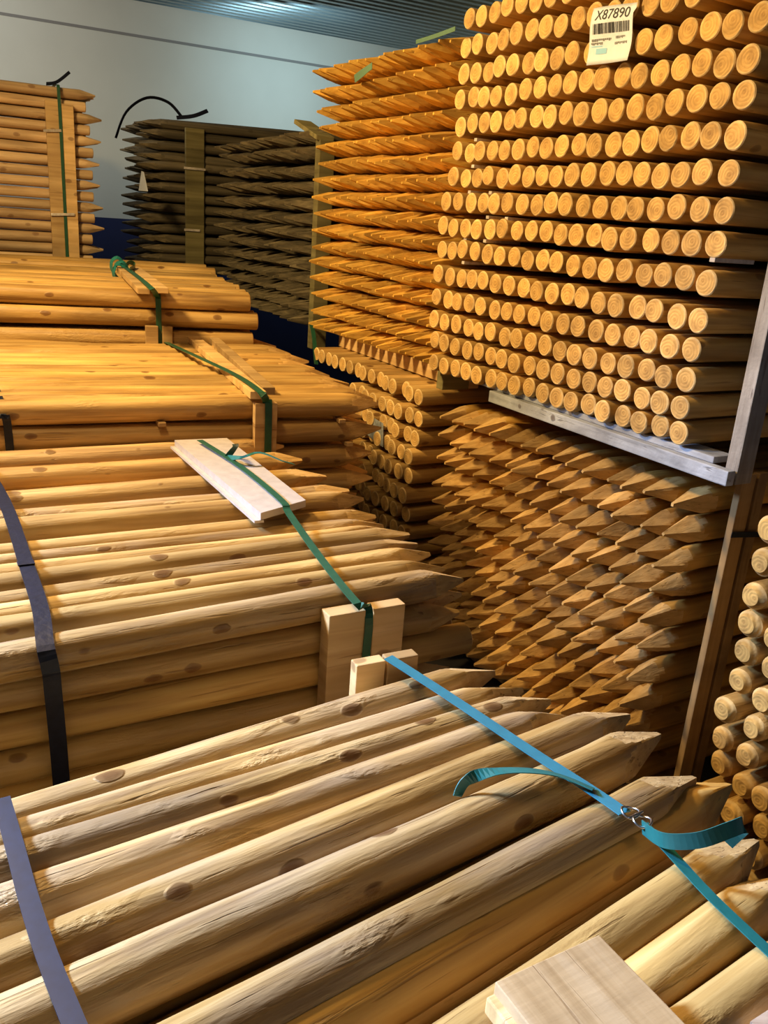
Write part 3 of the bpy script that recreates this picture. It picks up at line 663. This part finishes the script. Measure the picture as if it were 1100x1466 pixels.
# ------------------------------------------------------------------ E: nearest bundle
zE = H-.74
Est = [((25, 1138), (582, 974), 707, .0310, 0), ((30, 1173), (664, 985), 746, .0300, 0), ((40, 1205), (702, 1004), 785, .0300, -.002), ((52, 1245), (718, 1025), 809, .0330, 0),
       ((85, 1325), (773, 1045), 899, .0330, 0), ((105, 1390), (882, 1053), 947, .0350, .002), ((225, 1465), (849, 1154), 996, .0350, .002),
       ((625, 1465), (991, 1228), 1086, .0340, -.012), ((904, 1377), (1045, 1276), 1135, .034, -.012), ((975, 1445), (1100, 1358), 1200, .034, -.012)]
for k, (a, b, tx, r, dz) in enumerate(Est):
    tip, yaw, out = edge_stake(a, b, tx, zE+dz, r)
    me = stake('pointed_stake', r, 1.9, .115 if k < 5 else .13, 48, 900+k*3, .022, .004, 70, mats=[W_PEEL if k < 7 else W_MID, W_CUTS], asym=.2)
    lput('pointed_stake', me, tip, yaw, (.35, .5, .4, .6, .3, .15, .2, .3, .5, .6)[k], f'large pale top stake of the nearest bundle, {ORD[k]} from its far side', 'top stakes of the nearest bundle')
ES, ED = frame(35)
def ep(s, d, z): return ES*s + ED*d + Vector((0, 0, H+z))
V = [stake('pointed_stake', .033, 1.9, .12, 36, 940+k, .02, .004, 40, mats=[W_MID, W_CUTS]) for k in range(4)]
for j in range(11):
    lput('pointed_stake', V[j % 4], ep(1.0+rnd.uniform(-.02, .02), .96-.078*j, -.797), math.radians(35+.7*j), rnd.uniform(0, 1.5),
         f'shaded second-layer stake of the nearest bundle, {ORD[j]} from its far side', 'second layer of the nearest bundle')
tip, yaw, out = edge_stake((500, 1400), (870, 1190), 1046, zE-.022, .035)
lput('pointed_stake', stake('pointed_stake', .035, 1.9, .13, 48, 977, .022, .004, 60, mats=[W_GOLD, W_ORNG]), tip, yaw, .3, 'reddish brown stake sunk between its neighbours under the teal strap loop', None)
for i in range(1, 6):
    for j in range(2):
        lput('pointed_stake', V[(i+j) % 4], ep(.98+rnd.uniform(-.02, .02), 1.0-.075*j, -.797-.068*i), math.radians(35), rnd.uniform(0, 1.5),
             f'far side stake of the nearest bundle, {ORD[i]} row down, {ORD[j]} layer in', 'side stakes of the nearest bundle')
# boards behind E's far edge
zz = H-.69
u0 = on_z(512, 955, zz); u1 = on_z(604, 938, zz)
for (p, q, nm) in ((u0.lerp(u1, .02), u0.lerp(u1, .46), 'left'), (u0.lerp(u1, .50), u0.lerp(u1, .98), 'right')):
    mid = (p+q)/2+ED*.015
    board('upright_board', mid-Vector((0, 0, .75)), mid, (q-p).normalized(), (q-p).length, .024, W_BOARD, f'{nm} one of two sawn upright board tops behind the nearest stakes', 'board')
zs_ = zE+.042
bk = on_z(910, 1172, zs_+.012)
ribbon('packing_strap', [on_z(556, 941, zs_+.017), on_z(640, 995, zs_+.008), on_z(760, 1075, zs_+.004), on_z(850, 1133, zs_+.006), on_z(895, 1164, zs_+.012)], ES, .0195, .0014, M_BLUE, sub=4,
       label='bright blue-green strap stretched across the nearest stakes to the wire buckle', category='strap')
ribbon('packing_strap', [on_z(922, 1180, zs_+.012), on_z(960, 1220, zs_+.003), on_z(1020, 1285, zs_-.006), on_z(1110, 1370, zs_-.012)], ES, .0145, .0014, M_TEAL, sub=4,
       label='dark green strap running from the wire buckle to the right picture edge', category='strap')
ribbon('strap_tail', [on_z(920, 1184, zs_+.012), on_z(950, 1203, zs_+.02), on_z(1000, 1203, zs_+.035), on_z(1045, 1188, zs_+.05), on_z(1064, 1182, zs_+.045), on_z(1040, 1206, zs_+.02)],
       [ED*.5+Vector((0, 0, 1))]*6, .019, .0014, M_TEAL, sub=6, label='wide teal strap loop lying right of the wire buckle', category='strap')
ribbon('strap_tail', [on_z(655, 1140, zs_-.01), on_z(668, 1118, zs_+.01), on_z(700, 1106, zs_+.02), on_z(750, 1103, zs_+.02), on_z(800, 1110, zs_+.015), on_z(850, 1130, zs_+.012)],
       [ES, ES-ED*.3, ES*.7-ED, -ED-FWD, -FWD, -FWD], .016, .0012, M_TEAL, sub=6, label='thin teal strap tail arching under the bright strap', category='strap')
ribbon('packing_strap', [on_z(2, 1143, zs_+.002), on_z(22, 1215, zs_+.002), on_z(42, 1290, zs_+.001), on_z(68, 1370, zs_+.002), on_z(112, 1480, zs_+.001)], ES, .020, .0016, plain('steel_blue_strap', srgb(22, 40, 66), .36, spec=.3, noise=.15, scale=70), sub=4,
       label='steel blue strap across the left end of the nearest stakes', category='strap')
# wire buckle
bo = empty('wire_buckle', bk, 'bent steel wire buckle joining the two straps on the nearest bundle', 'buckle')
t_ = (on_z(925, 1184, zs_+.012)-on_z(893, 1160, zs_+.012)).normalized(); sd_ = Vector((0, 0, 1)).cross(t_)
def tube(name, pts, r, m, parent, closed=False):
    n = len(pts); vs = []; fs = []; K = 8
    for i, p in enumerate(pts):
        a = pts[(i-1) % n] if closed else pts[max(i-1, 0)]; b = pts[(i+1) % n] if closed else pts[min(i+1, n-1)]
        t = (b-a).normalized(); u = t.cross(Vector((.1, .2, 1))).normalized(); v = t.cross(u)
        for k in range(K): vs.append(p+(u*math.cos(k*6.2832/K)+v*math.sin(k*6.2832/K))*r)
    for i in range(n if closed else n-1):
        for k in range(K):
            a = i*K+k; b = i*K+(k+1) % K; c = ((i+1) % n)*K+(k+1) % K; d = ((i+1) % n)*K+k; fs.append((a, b, c, d))
    return link(name, mesh(name, vs, fs, True), [m], parent=parent)
for off, nm in ((-.009, 'wire_loop'), (.010, 'wire_loop')):
    tube(nm, [t_*off+t_*(.011*math.cos(a))+sd_*(.0115*math.sin(a))*(1.0)+Vector((0, 0, .004+.002*math.sin(2*a))) for a in [k*6.2832/16 for k in range(16)]], .0016, M_STEEL, bo, True)
tube('cross_bar', [sd_*-.012+Vector((0, 0, .006)), sd_*.012+Vector((0, 0, .006))], .0018, M_STEEL, bo)
# sawn plank, bottom right
zp = zE+.035
pq = [on_z(x, y, zp+.030) for x, y in ((711, 1408), (856, 1336))]
dirp = (on_z(982, 1466, zp+.030)-pq[1]).normalized()
pw = empty('sawn_plank', pq[0], 'pale pink-brown sawn plank lying on the nearest stakes at bottom right', 'plank')
pl_ = .5
vsq = [pq[0], pq[1], pq[1]+dirp*pl_, pq[0]+dirp*pl_]
bpy.data.objects.remove(pw)
m0 = (pq[0]+pq[1])/2-Vector((0, 0, .011))
board('sawn_plank', m0, m0+dirp*pl_, (pq[1]-pq[0]).normalized(), (pq[1]-pq[0]).length, .022, W_PLNK, 'pale pink-brown sawn plank lying on the nearest stakes at bottom right', 'plank', bev=.0012)
o = board('sawn_batten', on_z(722, 1442, zp+.006)-dirp*.01, on_z(722, 1442, zp+.006)+dirp*.4, (pq[1]-pq[0]).normalized(), .03, .02, W_BOARD, 'narrow yellow batten tucked under the left edge of the sawn plank', 'board')
q0 = on_z(1075, 1462, zp-.01)
wq = (pq[1]-pq[0]).normalized()
o = prism('sawn_offcut', [q0, q0+wq*.09, q0+wq*.09+dirp*.3, q0+dirp*.3], .02, W_BOARDX, None, label='corner of a second pale plank at the bottom right picture corner', category='plank')
# ------------------------------------------------------------------ label on the upper right bundle
def face_pt(x, y, off=0): return on_plane(x, y, SV, P_-.022-off)
tg = empty('paper_label', face_pt(877, 50), 'white barcode label hanging on the upper right flat-ended posts', 'label')
o0 = tg.location.copy()
TL, TR, BR, BL = face_pt(851, 12), face_pt(912, 3), face_pt(904, 86), face_pt(841, 94)
nx, ny = 10, 12; vs = []; fs = []
def tagp(u, v, off=0):
    p = TL.lerp(TR, u).lerp(BL.lerp(BR, u), v)
    return p - SV*(.004*math.sin(u*4+v*3)+.003*math.sin(v*7)+off) - o0
for layer in (0, .0006):
    for j in range(ny+1):
        for i in range(nx+1):
            u = i/nx; v = j/ny
            if i == nx and 2 <= j: u -= .06+.05*(j/ny)*0
            vs.append(tagp(u, v, layer))
n1 = (nx+1)*(ny+1)
for j in range(ny):
    for i in range(nx):
        a = j*(nx+1)+i; fs.append((a, a+1, a+nx+2, a+nx+1)); fs.append((n1+a, n1+a+nx+1, n1+a+nx+2, n1+a+1))
for j in range(ny):
    for i in (0, nx):
        a = j*(nx+1)+i; fs.append((a, a+nx+1, n1+a+nx+1, n1+a))
for i in range(nx):
    for j in (0, ny):
        a = j*(nx+1)+i; fs.append((a, a+1, n1+a+1, n1+a))
link('sheet', mesh('sheet', vs, fs, True), [M_PAPER], parent=tg)
def text_part(name, s, u0, v0, hgt, wid, m, shear=0):
    cu = bpy.data.curves.new(name, 'FONT'); cu.body = s; cu.size = 1; cu.shear = shear
    to = bpy.data.objects.new(name, cu); C.objects.link(to)
    dg = bpy.context.evaluated_depsgraph_get(); me = bpy.data.meshes.new_from_object(to.evaluated_get(dg))
    bpy.data.objects.remove(to)
    xs = [v.co.x for v in me.vertices]; ys = [v.co.y for v in me.vertices]
    x0, x1, y0, y1 = min(xs), max(xs), min(ys), max(ys)
    for v in me.vertices:
        u = u0+(v.co.x-x0)/(x1-x0)*wid; w2 = v0+hgt-(v.co.y-y0)/(y1-y0)*hgt
        v.co = tagp(u, w2, .0016)
    me.materials.clear(); me.materials.append(m)
    return link(name, me, None, parent=tg)
text_part('serial_number', 'X87890', .10, .06, .17, .78, M_INK, .2)
def quads(name, rects, m):
    vs = []; fs = []
    for (u0, v0, u1, v1) in rects:
        b = len(vs); K = 4
        for k in range(K+1):
            vs.append(tagp(u0, v0+(v1-v0)*k/K, .0015)); vs.append(tagp(u1, v0+(v1-v0)*k/K, .0015))
        for k in range(K): fs.append((b+2*k, b+2*k+1, b+2*k+3, b+2*k+2))
    return link(name, mesh(name, vs, fs), [m], parent=tg)
rb = random.Random(3); bars = []; u = .08
while u < .86:
    wv = rb.choice((.008, .012, .02)); bars.append((u, .29, u+wv, .47)); u += wv+rb.choice((.008, .012, .018))
quads('barcode', bars, M_INK)
dash = []
for (u0, v0, u1) in ((.06, .55, .48), (.58, .53, .78), (.56, .63, .84), (.05, .61, .30)):
    u = u0
    while u < u1:
        wv = rb.choice((.012, .02, .03)); dash.append((u, v0, min(u+wv, u1), v0+rb.choice((.03, .045)))); u += wv+.010
quads('print_line', dash, M_INKG)
quads('blue_print', [(.17, .72, .40, .82), (.06, .67, .30, .69)], M_INKB)
# ------------------------------------------------------------------ small bits
q = [on_plane(x, y, SV, P_*1.0-.02) for x, y in ((533, 597), (549, 606), (549, 640), (527, 622))]
link('plastic_tag', mesh('plastic_tag', q+[p-SV*.003+DV*.004 for p in q], [(0, 1, 2, 3), (7, 6, 5, 4), (0, 4, 5, 1), (1, 5, 6, 2), (2, 6, 7, 3), (3, 7, 4, 0)]), [M_GREYP],
     label='crumpled grey plastic tag on the posts between the left and right stacks', category='label')
def pc(x, y, c): return on_plane(x, y, SV, P_*c)
ribbon('strap_tail', [pc(596, 60, 1.02), pc(622, 52, 1.0), pc(652, 41, .97)], Vector((0, 0, 1))+DV*.3, .013, .0015, M_MINT, label='pale green strap end sticking out above the orange pointed stakes', category='strap')
ribbon('strap_tail', [pc(508, 113, .985), pc(521, 103, .98), pc(533, 94, .985)], Vector((0, 0, .6))+DV, .028, .0015, M_MINT, label='pale green strap scrap on the top row of orange tips', category='strap')
ribbon('packing_strap', [rm(1.75, 3.80, -.50), rm(1.72, 3.7, -.55), rm(1.70, 3.62, -.66)], SV, .02, .0015, M_GREEN, label='green strap scrap below the olive corner post', category='strap')

# ------------------------------------------------------------------ the many smaller repeats, one object per kind
REST_LABEL = {'pointed_stake': 'the many remaining pointed stakes, smaller or half hidden, inside and behind the stacked bundles',
              'round_post': 'the many remaining flat-ended posts, smaller or half hidden, inside and behind the stacked bundles',
              'weathered_stake': 'the remaining dark weathered stakes, mostly hidden inside the dark bundles'}
for name, items in REST.items():
    mats_, vs, fs, mi, own, orn = [], [], [], [], [], []
    r_ = random.Random(5)
    for me, M in items:
        lut = []
        for m in me.materials:
            if m not in mats_: mats_.append(m)
            lut.append(mats_.index(m))
        b = len(vs); vs += [tuple(M @ v.co) for v in me.vertices]
        q = r_.random(); orn += [q]*len(me.vertices)
        for v in me.vertices: own += v.co[:]
        for p in me.polygons:
            fs.append([b+q for q in p.vertices]); mi.append(lut[p.material_index])
    me2 = mesh(name, vs, fs, True, 32, mi)
    for m in mats_: me2.materials.append(m)
    me2.attributes.new('own', 'FLOAT_VECTOR', 'POINT').data.foreach_set('vector', own)
    me2.attributes.new('own_random', 'FLOAT', 'POINT').data.foreach_set('value', orn)
    me2.attributes.new('own_has', 'FLOAT', 'POINT').data.foreach_set('value', [1.0]*len(orn))
    o = bpy.data.objects.new(name, me2); C.objects.link(o)
    o['label'] = REST_LABEL[name]; o['category'] = 'stake' if 'stake' in name else 'post'; o['kind'] = 'stuff'
for o in bpy.data.objects:
    if '_k' in o: del o['_k']
